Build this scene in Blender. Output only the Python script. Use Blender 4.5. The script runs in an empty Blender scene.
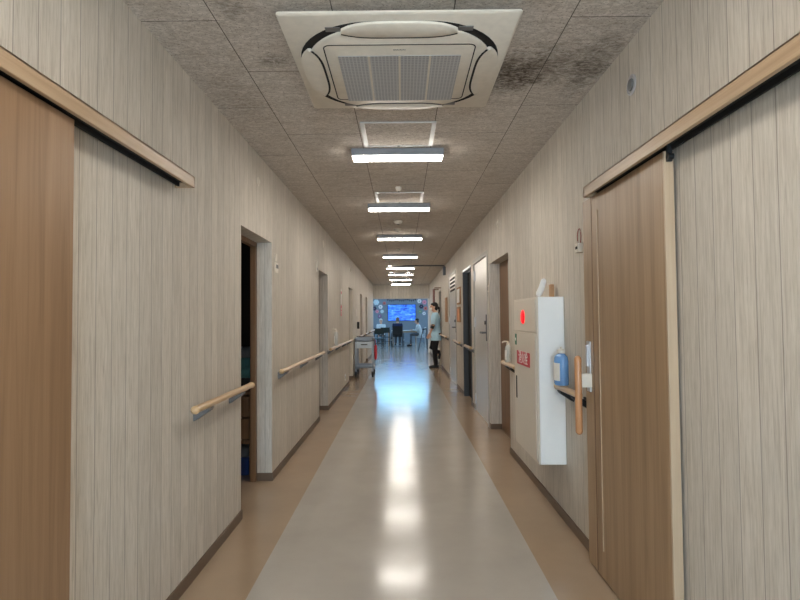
import bpy, bmesh, math, random
from mathutils import Vector, Matrix
random.seed(7)
S = bpy.context.scene
C = bpy.context.collection
PI = math.pi
XL, XR, H = -1.047, 1.019, 2.5          # corridor wall faces and ceiling
YB, YE = -2.6, 20.2                     # window end behind the viewer, bulkhead at the far end
WT = 0.12

# ------------------------------------------------------------------ materials
def lin(c):
    f = lambda v: v/12.92 if v <= .04045 else ((v+.055)/1.055)**2.4
    return (f(c[0]/255), f(c[1]/255), f(c[2]/255), 1)

class NT:
    def __init__(s, name):
        s.m = bpy.data.materials.new(name); s.m.use_nodes = True
        s.t = s.m.node_tree; s.n = s.t.nodes; s.l = s.t.links
        s.b = s.n['Principled BSDF']
    def node(s, typ, **kw):
        n = s.n.new(typ)
        for k, v in kw.items():
            if k in n.inputs.keys(): s.put(n.inputs[k], v)
            else: setattr(n, k, v)
        return n
    def put(s, inp, v):
        if isinstance(v, bpy.types.NodeSocket): s.l.new(v, inp)
        else: inp.default_value = v
    def math(s, op, a, b=0.0, c=0.0):
        n = s.n.new('ShaderNodeMath'); n.operation = op
        for i, v in enumerate((a, b, c)): s.put(n.inputs[i], v)
        return n.outputs[0]
    def coord(s):
        return s.n.new('ShaderNodeTexCoord').outputs['Object']
    def sep(s, v):
        n = s.n.new('ShaderNodeSeparateXYZ'); s.l.new(v, n.inputs[0]); return n.outputs
    def comb(s, x, y, z):
        n = s.n.new('ShaderNodeCombineXYZ')
        for i, v in enumerate((x, y, z)): s.put(n.inputs[i], v)
        return n.outputs[0]
    def noise(s, vec, scale, detail=3, rough=.55, dist=0):
        n = s.n.new('ShaderNodeTexNoise'); s.l.new(vec, n.inputs['Vector'])
        n.inputs['Scale'].default_value = scale; n.inputs['Detail'].default_value = detail
        n.inputs['Roughness'].default_value = rough; n.inputs['Distortion'].default_value = dist
        return n.outputs['Fac']
    def ramp(s, fac, *stops):
        n = s.n.new('ShaderNodeValToRGB'); s.l.new(fac, n.inputs[0])
        e = n.color_ramp.elements
        while len(e) < len(stops): e.new(.5)
        for q, (p, c) in zip(e, stops):
            q.position = p; q.color = c if len(c) == 4 else (*c, 1)
        return n.outputs[0]
    def mix(s, fac, a, b, mode='MIX'):
        n = s.n.new('ShaderNodeMix'); n.data_type = 'RGBA'; n.blend_type = mode
        s.put(n.inputs[0], fac); s.put(n.inputs[6], a); s.put(n.inputs[7], b)
        return n.outputs[2]
    def bump(s, h, strength=.2, dist=.002):
        n = s.n.new('ShaderNodeBump'); s.l.new(h, n.inputs['Height'])
        n.inputs['Strength'].default_value = strength; n.inputs['Distance'].default_value = dist
        s.l.new(n.outputs[0], s.b.inputs['Normal'])
    def set(s, **kw):
        for k, v in kw.items(): s.put(s.b.inputs[k.replace('_', ' ')], v)

def g(v): return (v, v, v, 1)

def plain(name, rgb, rough=.5, metal=0, var=.05, scale=25, spec=.5):
    t = NT(name); c = lin(rgb)
    f = t.noise(t.coord(), scale, 3)
    lo = tuple(max(0, x*(1-var)) for x in c[:3]); hi = tuple(min(1, x*(1+var)) for x in c[:3])
    t.set(Base_Color=t.ramp(f, (.3, lo), (.7, hi)), Roughness=rough, Metallic=metal)
    t.b.inputs['Specular IOR Level'].default_value = spec
    return t.m

def emit(name, rgb, strength):
    t = NT(name); t.set(Base_Color=lin(rgb), Roughness=.4)
    t.b.inputs['Emission Color'].default_value = lin(rgb); t.b.inputs['Emission Strength'].default_value = strength
    return t.m

def wallpaper():
    t = NT('whitewashed plank wallpaper'); x, y, z = t.sep(t.coord())
    u = t.math('ADD', x, y)
    k = t.math('DIVIDE', u, .104); idx = t.math('FLOOR', k); fr = t.math('FRACT', k)
    w = t.n.new('ShaderNodeTexWhiteNoise'); w.noise_dimensions = '1D'; t.l.new(idx, w.inputs['W'])
    rnd = w.outputs['Value']
    zo = t.math('ADD', z, t.math('MULTIPLY', rnd, 7.0))
    gr = t.noise(t.comb(t.math('MULTIPLY', u, 95), 0, t.math('MULTIPLY', zo, 4.5)), 1, 4, .66, .5)
    fine = t.noise(t.comb(t.math('MULTIPLY', u, 330), 0, t.math('MULTIPLY', zo, 16)), 1, 3, .6)
    knot = t.noise(t.comb(t.math('MULTIPLY', u, 9), 0, t.math('MULTIPLY', zo, 2.2)), 1, 2)
    col = t.ramp(gr, (.28, lin((180, 170, 156))), (.48, lin((204, 195, 182))), (.70, lin((218, 210, 199))))
    col = t.mix(t.math('MULTIPLY', t.ramp(fine, (.5, g(0)), (.72, g(1))), .36), col, lin((154, 144, 131)))
    col = t.mix(t.math('MULTIPLY', t.ramp(knot, (.55, g(0)), (.75, g(1))), .30), col, lin((182, 176, 167)))
    tone = t.math('ADD', .93, t.math('MULTIPLY', rnd, .12))
    col = t.mix(1.0, col, t.comb(tone, tone, tone), 'MULTIPLY')
    d = t.math('ABSOLUTE', t.math('SUBTRACT', fr, .5))
    seam = t.ramp(d, (.478, g(0)), (.49, g(1)))
    col = t.mix(t.math('MULTIPLY', seam, .62), col, lin((92, 84, 74)))
    t.set(Base_Color=col, Roughness=.62); t.b.inputs['Specular IOR Level'].default_value = .35
    t.bump(t.math('SUBTRACT', gr, seam), .25, .0015)
    return t.m

def ceilingboard():
    t = NT('fissured mineral ceiling board'); co = t.coord(); x, y, z = t.sep(co)
    br = t.n.new('ShaderNodeTexBrick')
    t.l.new(t.comb(t.math('ADD', y, .585+.4625), t.math('ADD', x, .263+.479*6), 0), br.inputs['Vector'])
    br.offset = .5; br.inputs['Scale'].default_value = 1
    br.inputs['Brick Width'].default_value = .925; br.inputs['Row Height'].default_value = .479
    br.inputs['Mortar Size'].default_value = .0022; br.inputs['Mortar Smooth'].default_value = .1
    br.inputs['Color1'].default_value = g(.47); br.inputs['Color2'].default_value = g(.53); br.inputs['Bias'].default_value = 0
    seam = br.outputs['Fac']
    a = t.noise(t.comb(t.math('MULTIPLY', x, 1.0), t.math('MULTIPLY', y, 2.4), 0), 7, 6, .62, .4)
    b = t.noise(t.comb(t.math('MULTIPLY', x, 1.0), t.math('MULTIPLY', y, 1.7), 0), 38, 5, .7, .6)
    pit = t.noise(co, 120, 2, .5)
    base = t.ramp(a, (.25, lin((192, 181, 169))), (.5, lin((212, 203, 193))), (.75, lin((226, 218, 210))))
    base = t.mix(t.math('MULTIPLY', t.ramp(b, (.42, g(1)), (.60, g(0))), .5), base, lin((150, 140, 128)))
    base = t.mix(t.math('MULTIPLY', t.ramp(pit, (.60, g(0)), (.68, g(1))), .65), base, lin((96, 88, 79)))
    base = t.mix(1.0, base, t.mix(.5, g(1), t.mix(1, br.outputs['Color'], g(2), 'MULTIPLY')), 'MULTIPLY')
    # sooty patches round the air conditioner
    wob = t.noise(co, 13, 6, .72); speck = t.ramp(b, (.34, g(1)), (.66, g(.30)))
    def patch(px, py, rx, ry, power):
        dx = t.math('DIVIDE', t.math('SUBTRACT', x, px), rx); dy = t.math('DIVIDE', t.math('SUBTRACT', y, py), ry)
        r = t.math('SQRT', t.math('ADD', t.math('MULTIPLY', dx, dx), t.math('MULTIPLY', dy, dy)))
        r = t.math('ADD', r, t.math('MULTIPLY', t.math('SUBTRACT', wob, .5), 2.2))
        return t.math('MULTIPLY', t.ramp(r, (.25, g(1)), (1.0, g(0))), power)
    for a_ in ((.56, 2.72, .2, .30, 1.0), (.72, 2.62, .34, .24, .7), (.93, 2.6, .13, .45, .6), (-.585, 2.53, .11, .09, .6),
               (-.66, 2.1, .1, .12, .4), (.3, 2.0, .45, .09, .4), (-.9, 3.0, .16, .5, .25), (0, 7.2, .5, .8, .25), (.5, 1.9, .3, .2, .35)):
        base = t.mix(t.math('MULTIPLY', patch(*a_), speck), base, lin((70, 58, 44)))
    base = t.mix(t.math('MULTIPLY', seam, .75), base, lin((66, 60, 54)))
    t.set(Base_Color=base, Roughness=.9); t.b.inputs['Specular IOR Level'].default_value = .15
    t.bump(t.math('SUBTRACT', b, t.math('MULTIPLY', seam, 2)), .35, .002)
    return t.m

def wood(name, c0, c1, c2, rough=.42, sx=26, sz=.9, axis='Z'):
    t = NT(name); x, y, z = t.sep(t.coord())
    if axis == 'Y': x, y, z = x, z, y
    u = t.comb(t.math('MULTIPLY', x, sx), t.math('MULTIPLY', y, sx), t.math('MULTIPLY', z, sz))
    a = t.noise(u, 1, 4, .6, .5)
    v = t.comb(t.math('MULTIPLY', x, sx*7), t.math('MULTIPLY', y, sx*7), t.math('MULTIPLY', z, sz*5))
    b = t.noise(v, 1, 2, .6)
    col = t.ramp(a, (.28, lin(c0)), (.5, lin(c1)), (.72, lin(c2)))
    col = t.mix(t.math('MULTIPLY', t.ramp(b, (.5, g(0)), (.75, g(1))), .28), col, lin(c0))
    t.set(Base_Color=col, Roughness=rough); t.bump(a, .08, .0008)
    return t.m

def vinyl(name, c, rough=.16):
    t = NT(name); co = t.coord(); x, y, z = t.sep(co)
    a = t.noise(co, 2.2, 4, .6); b = t.noise(co, 240, 2, .5)
    col = t.ramp(a, (.3, tuple(v*.93 for v in lin(c)[:3])), (.7, tuple(min(1, v*1.05) for v in lin(c)[:3])))
    col = t.mix(t.math('MULTIPLY', t.ramp(b, (.5, g(0)), (.72, g(1))), .10), col, lin((105, 95, 84)))
    r = t.math('ADD', rough-.03, t.math('MULTIPLY', t.noise(co, 3.1, 4, .6), .07))
    t.set(Base_Color=col, Roughness=r); t.b.inputs['IOR'].default_value = 1.5
    t.b.inputs['Coat Weight'].default_value = .12; t.b.inputs['Coat Roughness'].default_value = .08
    h = t.noise(co, 1.6, 2, .5)
    t.bump(h, .05, .003)
    return t.m

def brushed(name, rgb, rough=.28):
    t = NT(name); x, y, z = t.sep(t.coord())
    a = t.noise(t.comb(t.math('MULTIPLY', x, 200), t.math('MULTIPLY', y, 200), t.math('MULTIPLY', z, 3)), 1, 3)
    c = lin(rgb)[:3]
    t.set(Base_Color=t.ramp(a, (.3, tuple(v*.92 for v in c)), (.7, tuple(min(1, v*1.06) for v in c))), Roughness=rough, Metallic=.6)
    return t.m

def glass(name, tint):
    t = NT(name); t.n.remove(t.b)
    out = [n for n in t.n if n.type == 'OUTPUT_MATERIAL'][0]
    tr = t.node('ShaderNodeBsdfTransparent'); tr.inputs[0].default_value = tint
    gl = t.node('ShaderNodeBsdfGlossy'); gl.inputs['Roughness'].default_value = .03
    lw = t.node('ShaderNodeLayerWeight'); fr = t.math('ADD', .035, t.math('MULTIPLY', .9, t.math('POWER', lw.outputs['Facing'], 5.0)))
    mx = t.node('ShaderNodeMixShader'); t.l.new(fr, mx.inputs[0]); t.l.new(tr.outputs[0], mx.inputs[1]); t.l.new(gl.outputs[0], mx.inputs[2])
    t.l.new(mx.outputs[0], out.inputs[0]); return t.m

def grille_mat():
    t = NT('intake mesh'); x, y, z = t.sep(t.coord())
    w1 = t.math('FRACT', t.math('MULTIPLY', y, 62)); w2 = t.math('FRACT', t.math('MULTIPLY', x, 62))
    m = t.math('MULTIPLY', t.ramp(w1, (.25, g(0)), (.4, g(1))), t.ramp(w2, (.25, g(0)), (.4, g(1))))
    t.set(Base_Color=t.mix(m, lin((196, 196, 196)), lin((160, 162, 165))), Roughness=.6)
    t.bump(t.math('SUBTRACT', 1.0, m), .4, .002); return t.m

def tv_mat():
    t = NT('television picture'); co = t.coord(); x, y, z = t.sep(co)
    a = t.noise(t.comb(t.math('MULTIPLY', x, 1.0), 0, t.math('MULTIPLY', z, 2.6)), 3.2, 4, .65, .8)
    col = t.ramp(a, (.32, lin((10, 40, 120))), (.46, lin((25, 95, 225))), (.6, lin((60, 130, 250))), (.74, lin((130, 185, 255))))
    t.set(Base_Color=g(.01), Roughness=.25)
    t.l.new(col, t.b.inputs['Emission Color']); t.b.inputs['Emission Strength'].default_value = 1.5
    return t.m

M = {}
M['wall'] = wallpaper(); M['ceil'] = ceilingboard()
M['floor_mid'] = vinyl('pale grey vinyl', (182, 174, 164), .17); M['floor_side'] = vinyl('tan vinyl', (170, 146, 121), .17)
M['door_left'] = wood('honey oak laminate', (126, 96, 68), (145, 113, 83), (156, 124, 94))
M['door_right'] = wood('walnut beige laminate', (134, 107, 78), (157, 128, 97), (169, 141, 109))
M['door_edge'] = wood('pale daylit edge laminate', (168, 144, 117), (180, 157, 130), (190, 168, 142))  # edge banding; the daylight on it is put into this paler tone
M['header'] = wood('pale oak fascia', (160, 133, 104), (178, 151, 121), (190, 165, 137), axis='Y')
M['rail'] = wood('varnished beech', (186, 150, 108), (206, 172, 130), (220, 190, 150), .3, axis='Y')
M['bar'] = wood('beech pull bar', (176, 122, 80), (196, 142, 98), (206, 156, 112), .32)
M['brown_door'] = wood('brown door laminate', (104, 74, 50), (122, 90, 62), (136, 104, 74))
M['base'] = plain('brown vinyl skirting', (104, 84, 66), .5)
M['white'] = plain('white painted steel', (238, 238, 236), .35, var=.01)
M['beige'] = plain('beige painted steel', (212, 202, 186), .38, var=.012)
M['plastic'] = plain('off white plastic', (222, 214, 200), .4)
M['greyplastic'] = plain('grey bracket plastic', (112, 111, 110), .45)
M['lampmetal'] = plain('grey white lamp body', (150, 152, 156), .45)
M['alu'] = brushed('brushed aluminium', (205, 205, 208), .32)
M['steel'] = brushed('stainless steel', (222, 218, 211), .36)
M['darkframe'] = plain('charcoal door frame', (58, 60, 63), .45)
M['framepaint'] = plain('grey beige frame paint', (176, 171, 162), .45, var=.02)
M['hatchpaint'] = plain('grey hatch frame', (206, 206, 206), .4, var=.02)
M['darksteel'] = plain('dark grey steel', (92, 94, 98), .4, .3)
M['black'] = plain('black plastic', (22, 22, 23), .5)
M['slot'] = plain('dark slot', (14, 13, 12), .8)
M['darkroom'] = plain('dark brown store wall', (44, 32, 26), .8)  # very dark brown for all store room walls
M['grille'] = grille_mat(); M['tv'] = tv_mat()
M['lamp'] = emit('led diffuser', (255, 248, 237), 46)
M['spot'] = emit('small glowing disc face', (255, 250, 240), 9)
M['redlamp'] = emit('red indicator lamp', (255, 14, 26), 1.25)
M['red'] = plain('red sign plate', (196, 24, 44), .4); M['green'] = plain('green plate', (36, 112, 84), .4)
M['dullred'] = plain('dull red cord', (140, 72, 62), .7)
M['letter'] = plain('white lettering', (240, 236, 232), .5)
M['paper'] = plain('white paper', (235, 232, 226), .8); M['pink'] = plain('pink paper', (226, 130, 140), .8)
M['orange'] = plain('orange paper', (205, 140, 100), .8); M['tan'] = plain('tan card', (170, 130, 95), .8)
M['blue'] = plain('blue liquid gel', (112, 160, 216), .18); M['clear'] = plain('milky bottle plastic', (200, 200, 194), .25)
M['cart'] = plain('grey blue cart plastic', (168, 180, 194), .4); M['cartlight'] = plain('pale cart drawer', (204, 214, 222), .4)
M['skin'] = plain('skin', (214, 168, 142), .55, var=.03); M['hair'] = plain('black hair', (24, 20, 19), .5, scale=90, var=.3)
M['greyhair'] = plain('grey hair', (120, 116, 112), .6, scale=90, var=.2); M['whitehair'] = plain('white hair', (220, 218, 214), .6)
M['tunic'] = plain('pale blue uniform cloth', (188, 226, 246), .85); M['trousers'] = plain('black cloth', (24, 24, 27), .85)
M['navy'] = plain('navy cloth', (40, 52, 92), .9); M['whitecloth'] = plain('white cloth', (214, 222, 226), .9)
M['greycloth'] = plain('grey cloth', (96, 100, 106), .9); M['teal'] = plain('teal towel', (70, 118, 122), .95)
M['greenseat'] = plain('dark green vinyl', (16, 36, 31), .5); M['binblue'] = plain('blue bin plastic', (42, 66, 128), .5)
M['dayroomwall'] = plain('pale blue grey dayroom paint', (132, 143, 155), .8, var=.04, scale=3)
M['dayroomceil'] = plain('white dayroom ceiling', (225, 226, 226), .9)
M['tabletop'] = plain('white table laminate', (226, 222, 212), .35); M['woodleg'] = wood('table wood', (176, 136, 92), (196, 156, 110), (206, 170, 126))
M['glass'] = glass('clear glazing', (.92, .95, .97, 1)); M['glassblue'] = glass('clerestory glazing with added blue tint', (.36, .50, .575, 1))  # blue tint added to dim and colour daylight through the clerestory
M['glassside'] = glass('side glazing with added tint', (.50, .54, .575, 1))  # tint added to hold down daylight from the dayroom sides

# ------------------------------------------------------------------ mesh builder
def world_loc(o):
    v = Vector((0, 0, 0))
    while o is not None: v += Vector(o.location); o = o.parent
    return v

class MB:
    def __init__(s): s.b = bmesh.new()
    def _mi(s, before, mi):
        if mi:
            s.b.faces.ensure_lookup_table()
            for f in s.b.faces[before:]: f.material_index = mi
    def box(s, x0, x1, y0, y1, z0, z1, mi=0):
        n = len(s.b.faces)
        v = [s.b.verts.new((x, y, z)) for x in (x0, x1) for y in (y0, y1) for z in (z0, z1)]
        for q in ((0, 1, 3, 2), (4, 6, 7, 5), (0, 4, 5, 1), (2, 3, 7, 6), (0, 2, 6, 4), (1, 5, 7, 3)):
            s.b.faces.new([v[i] for i in q])
        s._mi(n, mi); return s
    def loft(s, rings, cap=True, closed=False):
        rs = [[s.b.verts.new(p) for p in r] for r in rings]
        k = len(rs[0])
        for a, b in zip(rs, rs[1:]):
            for i in range(k): s.b.faces.new((a[i], a[(i+1) % k], b[(i+1) % k], b[i]))
        if closed:
            a, b = rs[-1], rs[0]
            for i in range(k): s.b.faces.new((a[i], a[(i+1) % k], b[(i+1) % k], b[i]))
        elif cap:
            s.b.faces.new(list(reversed(rs[0]))); s.b.faces.new(rs[-1])
        return s
    def frame(s, d):
        d = Vector(d).normalized(); up = Vector((0, 0, 1)) if abs(d.z) < .95 else Vector((0, 1, 0))
        a = d.cross(up).normalized(); b = a.cross(d).normalized(); return a, b
    def tube(s, pts, rad, n=12, ball=False, squash=1.0):
        pts = [Vector(p) for p in pts]; rad = rad if isinstance(rad, (list, tuple)) else [rad]*len(pts)
        rings = []
        for i, p in enumerate(pts):
            d = (pts[min(i+1, len(pts)-1)] - pts[max(i-1, 0)])
            a, b = s.frame(d); dn = d.normalized()
            def ring(c, r): return [c + a*math.cos(2*PI*j/n)*r + b*math.sin(2*PI*j/n)*r*squash for j in range(n)]
            if ball and i == 0:
                for q in (80, 55, 28): rings.append(ring(p - dn*rad[0]*math.sin(math.radians(q)), rad[0]*math.cos(math.radians(q))))
            rings.append(ring(p, rad[i]))
            if ball and i == len(pts)-1:
                for q in (28, 55, 80): rings.append(ring(p + dn*rad[i]*math.sin(math.radians(q)), rad[i]*math.cos(math.radians(q))))
        return s.loft(rings)
    def ell(s, c, r, n=16, m=10, rot=None):
        c = Vector(c); rings = []
        for i in range(m+1):
            th = PI*(i+.02)/(m+.04) - PI/2
            ring = []
            for j in range(n):
                p = Vector((r[0]*math.cos(th)*math.cos(2*PI*j/n), r[1]*math.cos(th)*math.sin(2*PI*j/n), r[2]*math.sin(th)))
                ring.append(c + (rot @ p if rot else p))
            rings.append(ring)
        return s.loft(rings)
    def lathe(s, c, prof, n=20, axis='Z', sx=1.0, sy=1.0):
        c = Vector(c); rings = []
        for r, h in prof:
            ring = []
            for j in range(n):
                a, b = r*math.cos(2*PI*j/n)*sx, r*math.sin(2*PI*j/n)*sy
                ring.append(c + {'Z': Vector((a, b, h)), 'X': Vector((h, a, b)), 'Y': Vector((b, h, a))}[axis])
            rings.append(ring)
        return s.loft(rings)
    def prism(s, poly, z0, z1, plane='XY'):
        f = {'XY': lambda a, b, h: (a, b, h), 'XZ': lambda a, b, h: (a, h, b), 'YZ': lambda a, b, h: (h, a, b)}[plane]
        return s.loft([[Vector(f(a, b, z0)) for a, b in poly], [Vector(f(a, b, z1)) for a, b in poly]])
    def build(s, name, mat, parent=None, bevel=0, smooth=False, loc=None, voxel=0, sub=0):
        bmesh.ops.recalc_face_normals(s.b, faces=s.b.faces)
        off = world_loc(parent) if parent is not None else Vector(loc or (0, 0, 0))
        if off.length: bmesh.ops.translate(s.b, verts=s.b.verts, vec=-off)
        me = bpy.data.meshes.new(name); s.b.to_mesh(me); s.b.free()
        for m_ in (mat if isinstance(mat, (list, tuple)) else [mat]): me.materials.append(m_)
        o = bpy.data.objects.new(name, me); C.objects.link(o)
        if parent is not None: o.parent = parent
        else: o.location = off
        if voxel:
            md = o.modifiers.new('remesh', 'REMESH'); md.mode = 'VOXEL'; md.voxel_size = voxel; md.use_smooth_shade = True
            sm = o.modifiers.new('smooth', 'SMOOTH'); sm.iterations = 3; sm.factor = .5
        if bevel:
            md = o.modifiers.new('bevel', 'BEVEL'); md.width = bevel; md.segments = 2; md.limit_method = 'ANGLE'
        if smooth:
            for p in me.polygons: p.use_smooth = True
            if not voxel:
                e = o.modifiers.new('edges', 'EDGE_SPLIT'); e.split_angle = math.radians(40)
        return o

def tag(o, label=None, cat=None, group=None, kind=None):
    if label: o['label'] = label
    if cat: o['category'] = cat
    if group: o['group'] = group
    if kind: o['kind'] = kind
    return o
def empty(name, loc, label, cat, group=None, kind=None):
    o = bpy.data.objects.new(name, None); C.objects.link(o); o.location = loc; o.empty_display_size = .1
    return tag(o, label, cat, group, kind)
def struct(o, label, cat): return tag(o, label, cat, None, 'structure')
def copy_tree(o, loc, label, group=None, rz=None):
    c = o.copy(); C.objects.link(c); c.location = loc; c['label'] = label
    if group: c['group'] = group
    if rz is not None: c.rotation_euler = (0, 0, rz)
    for ch in list(o.children):
        d = ch.copy(); C.objects.link(d); d.parent = c
        for gch in list(ch.children):
            e = gch.copy(); C.objects.link(e); e.parent = d
    return c
def rrect(hx, hy, r, n=8, cx=0, cy=0):
    out = []
    for sx, sy, a0 in ((1, 1, 0), (-1, 1, 90), (-1, -1, 180), (1, -1, 270)):
        for i in range(n+1):
            a = math.radians(a0 + 90*i/n)
            out.append((cx + sx*(hx-r) + r*math.cos(a), cy + sy*(hy-r) + r*math.sin(a)))
    return out
def text_mesh(body, size, name, mat, parent, matrix, extrude=.0008):
    cu = bpy.data.curves.new(name, 'FONT'); cu.body = body; cu.size = size; cu.align_x = 'CENTER'; cu.align_y = 'CENTER'; cu.extrude = extrude
    tmp = bpy.data.objects.new(name + '_tmp', cu); C.objects.link(tmp); bpy.context.view_layer.update()
    me = bpy.data.meshes.new_from_object(tmp.evaluated_get(bpy.context.evaluated_depsgraph_get()))
    bpy.data.objects.remove(tmp); bpy.data.curves.remove(cu)
    me.transform(Matrix.Translation(-world_loc(parent)) @ matrix)
    me.materials.clear(); me.materials.append(mat); me.name = name
    o = bpy.data.objects.new(name, me); C.objects.link(o); o.parent = parent
    return o

# ------------------------------------------------------------------ room shell
DH = 1.905
OL = [(3.58, 4.43, DH), (6.95, 7.78, DH), (10.85, 11.72, DH), (13.85, 14.6, DH), (15.93, 16.7, DH)]
ORr = [(5.24, 6.37, DH), (6.47, 7.74, 2.06), (8.05, 9.07, 2.04), (10.24, 11.76, 2.17), (14.2, 15.1, 1.98)]
def wall_run(b, x0, x1, y0, y1, h, openings):
    y = y0
    for a, c, t in openings:
        b.box(x0, x1, y, a, 0, h); b.box(x0, x1, a, c, t, h); y = c
    b.box(x0, x1, y, y1, 0, h); return b
DX0, DX1, DY1, DHH = -3.6, 4.2, 28.6, 4.1
struct(wall_run(MB(), XL-WT, XL, YB-.1, YE, H, OL).build('wall_left', M['wall']), 'left corridor wall papered in whitewashed planks', 'wall')
struct(wall_run(MB(), XR, XR+WT, YB-.1, YE, H, ORr).build('wall_right', M['wall']), 'right corridor wall papered in whitewashed planks', 'wall')
fb = MB()
fb.box(-.73, .70, YB-.3, YE, -.1, 0, 0); fb.box(-4.2, -.73, YB-.3, YE, -.1, 0, 1); fb.box(.70, 3.2, YB-.3, YE, -.1, 0, 1)
fb.box(DX0-.2, DX1+.2, YE, DY1+.2, -.1, 0, 0)
struct(fb.build('floor', [M['floor_mid'], M['floor_side']]), 'glossy vinyl floor, pale centre lane between tan side strips', 'floor')
struct(MB().box(-4.2, 3.2, YB-.3, YE+.1, H, H+.1).build('ceiling', M['ceil']), 'stained grey mineral board corridor ceiling', 'ceiling')
# bulkhead above the end of the corridor and the dayroom walls
b = MB(); b.box(XL-WT, XR+WT, YE, YE+.14, 1.985, DHH)
struct(b.build('wall_end', M['wall']), 'plank papered bulkhead above the opening to the dayroom', 'wall')
b = MB(); b.box(DX0-.1, XL, YE+.001, YE+.14, 0, DHH); b.box(XR, DX1+.1, YE+.001, YE+.14, 0, DHH)
struct(b.build('wall_dayroom_front', M['dayroomwall']), 'dayroom side of the wall around the corridor mouth', 'wall')
b = MB(); b.box(DX0-.1, DX1+.1, DY1, DY1+.12, 0, 2.30); b.box(DX0-.1, -2.4, DY1, DY1+.12, 2.30, DHH); b.box(2.4, DX1+.1, DY1, DY1+.12, 2.30, DHH); b.box(-2.4, 2.4, DY1, DY1+.12, 4.0, DHH)
struct(b.build('wall_dayroom_back', M['dayroomwall']), 'pale blue grey dayroom wall carrying the television', 'wall')
for nm, x0, x1, side in (('wall_dayroom_left', DX0-.1, DX0, 'left'), ('wall_dayroom_right', DX1, DX1+.1, 'right')):
    b = MB(); b.box(x0, x1, YE+.14, DY1, 0, .85); b.box(x0, x1, YE+.14, DY1, 2.3, DHH)
    for a, c in ((YE+.14, 21), (24.1, 24.4), (27.6, DY1)): b.box(x0, x1, a, c, .85, 2.3)
    struct(b.build(nm, M['dayroomwall']), f'{side} dayroom wall with two windows', 'wall')
struct(MB().box(DX0-.1, DX1+.1, YE+.1, DY1+.1, DHH, DHH+.1).build('ceiling_dayroom', M['dayroomceil']), 'white dayroom ceiling', 'ceiling')
# window behind the viewer
b = MB(); b.box(XL-WT, XR+WT, YB-.12, YB, 0, .35); b.box(XL-WT, XR+WT, YB-.12, YB, 2.3, H); b.box(XL-WT, -.85, YB-.12, YB, .35, 2.3); b.box(.85, XR+WT, YB-.12, YB, .35, 2.3)
struct(b.build('wall_back', M['wall']), 'plank papered wall behind the viewer round the end window', 'wall')
def window(n, x0, x1, y0, y1, z0, z1, mat, label, mull=1):
    w = struct(empty('window_%d' % n, ((x0+x1)/2, (y0+y1)/2, z0), None, None), label, 'window')
    f = MB(); t = .05
    if x1-x0 > y1-y0:
        f.box(x0, x0+t, y0, y1, z0, z1); f.box(x1-t, x1, y0, y1, z0, z1); f.box(x0, x1, y0, y1, z0, z0+t); f.box(x0, x1, y0, y1, z1-t, z1)
        for i in range(mull):
            c = x0+(x1-x0)*(i+1)/(mull+1); f.box(c-.02, c+.02, y0, y1, z0, z1)
        p = MB().box(x0+t, x1-t, (y0+y1)/2-.003, (y0+y1)/2+.003, z0+t, z1-t)
    else:
        f.box(x0, x1, y0, y0+t, z0, z1); f.box(x0, x1, y1-t, y1, z0, z1); f.box(x0, x1, y0, y1, z0, z0+t); f.box(x0, x1, y0, y1, z1-t, z1)
        for i in range(mull):
            c = y0+(y1-y0)*(i+1)/(mull+1); f.box(x0, x1, c-.02, c+.02, z0, z1)
        p = MB().box((x0+x1)/2-.003, (x0+x1)/2+.003, y0+t, y1-t, z0+t, z1-t)
    f.build('window_frame', M['alu'], w); p.build('window_pane', mat, w)
    L = bpy.data.lights.new('daylight_portal', 'AREA'); L.shape = 'RECTANGLE'; L.cycles.is_portal = True
    lo = bpy.data.objects.new('daylight_portal', L); C.objects.link(lo)
    lo.location = ((x0+x1)/2, (y0+y1)/2, (z0+z1)/2)
    return w, lo, L
_, p, L = window(1, -.85, .85, YB-.10, YB-.03, .35, 2.3, M['glass'], 'end window behind the viewer'); p.location.y = YB-.13
L.size, L.size_y = 1.8, 2.05; p.rotation_euler = (PI/2, 0, 0)             # local -Z looks along +Y
_, p, L = window(2, -2.4, 2.4, DY1+.02, DY1+.09, 2.30, 4.0, M['glassblue'], 'high clerestory window above the television', 3); p.location.y = DY1+.14
L.size, L.size_y = 4.9, 1.8; p.rotation_euler = (-PI/2, 0, 0)
k = 3
for x, sg in ((DX0, -1), (DX1, 1)):
    for a, c in ((21, 24.1), (24.4, 27.6)):
        _, p, L = window(k, x+min(0, .07*sg)+.015*sg, x+max(0, .07*sg)+.015*sg, a, c, .85, 2.3, M['glassside'],
                         '%s %s window of the %s dayroom wall' % ('nearer' if a < 22 else 'farther', 'wide', 'left' if sg < 0 else 'right'), 2)
        p.location.x = x+.13*sg; L.size, L.size_y = 1.5, 3.2; p.rotation_euler = (0, PI/2*(1 if sg > 0 else -1), 0); k += 1

# skirting with returns into the door reveals
def skirting(x, sg, openings, flush):
    b = MB(); t, h = .008, .062
    xs = sorted((x, x - sg*t)); y = YB
    for i, (a, c, _) in enumerate(openings):
        b.box(xs[0], xs[1], y, a, 0, h)
        if i not in flush:
            r0, r1 = sorted((x - sg*t, x + sg*WT))
            b.box(r0, r1, a, a+t, 0, h); b.box(r0, r1, c-t, c, 0, h)
        y = c
    b.box(xs[0], xs[1], y, YE, 0, h); return b
struct(skirting(XL, -1, OL, ()).build('baseboard_left', M['base'], bevel=.002), 'brown skirting along the left wall', 'baseboard')
sk = MB(); 
struct(skirting(XR, 1, ORr, (1, 2, 3, 4)).build('baseboard_right', M['base'], bevel=.002), 'brown skirting along the right wall', 'baseboard')

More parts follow.
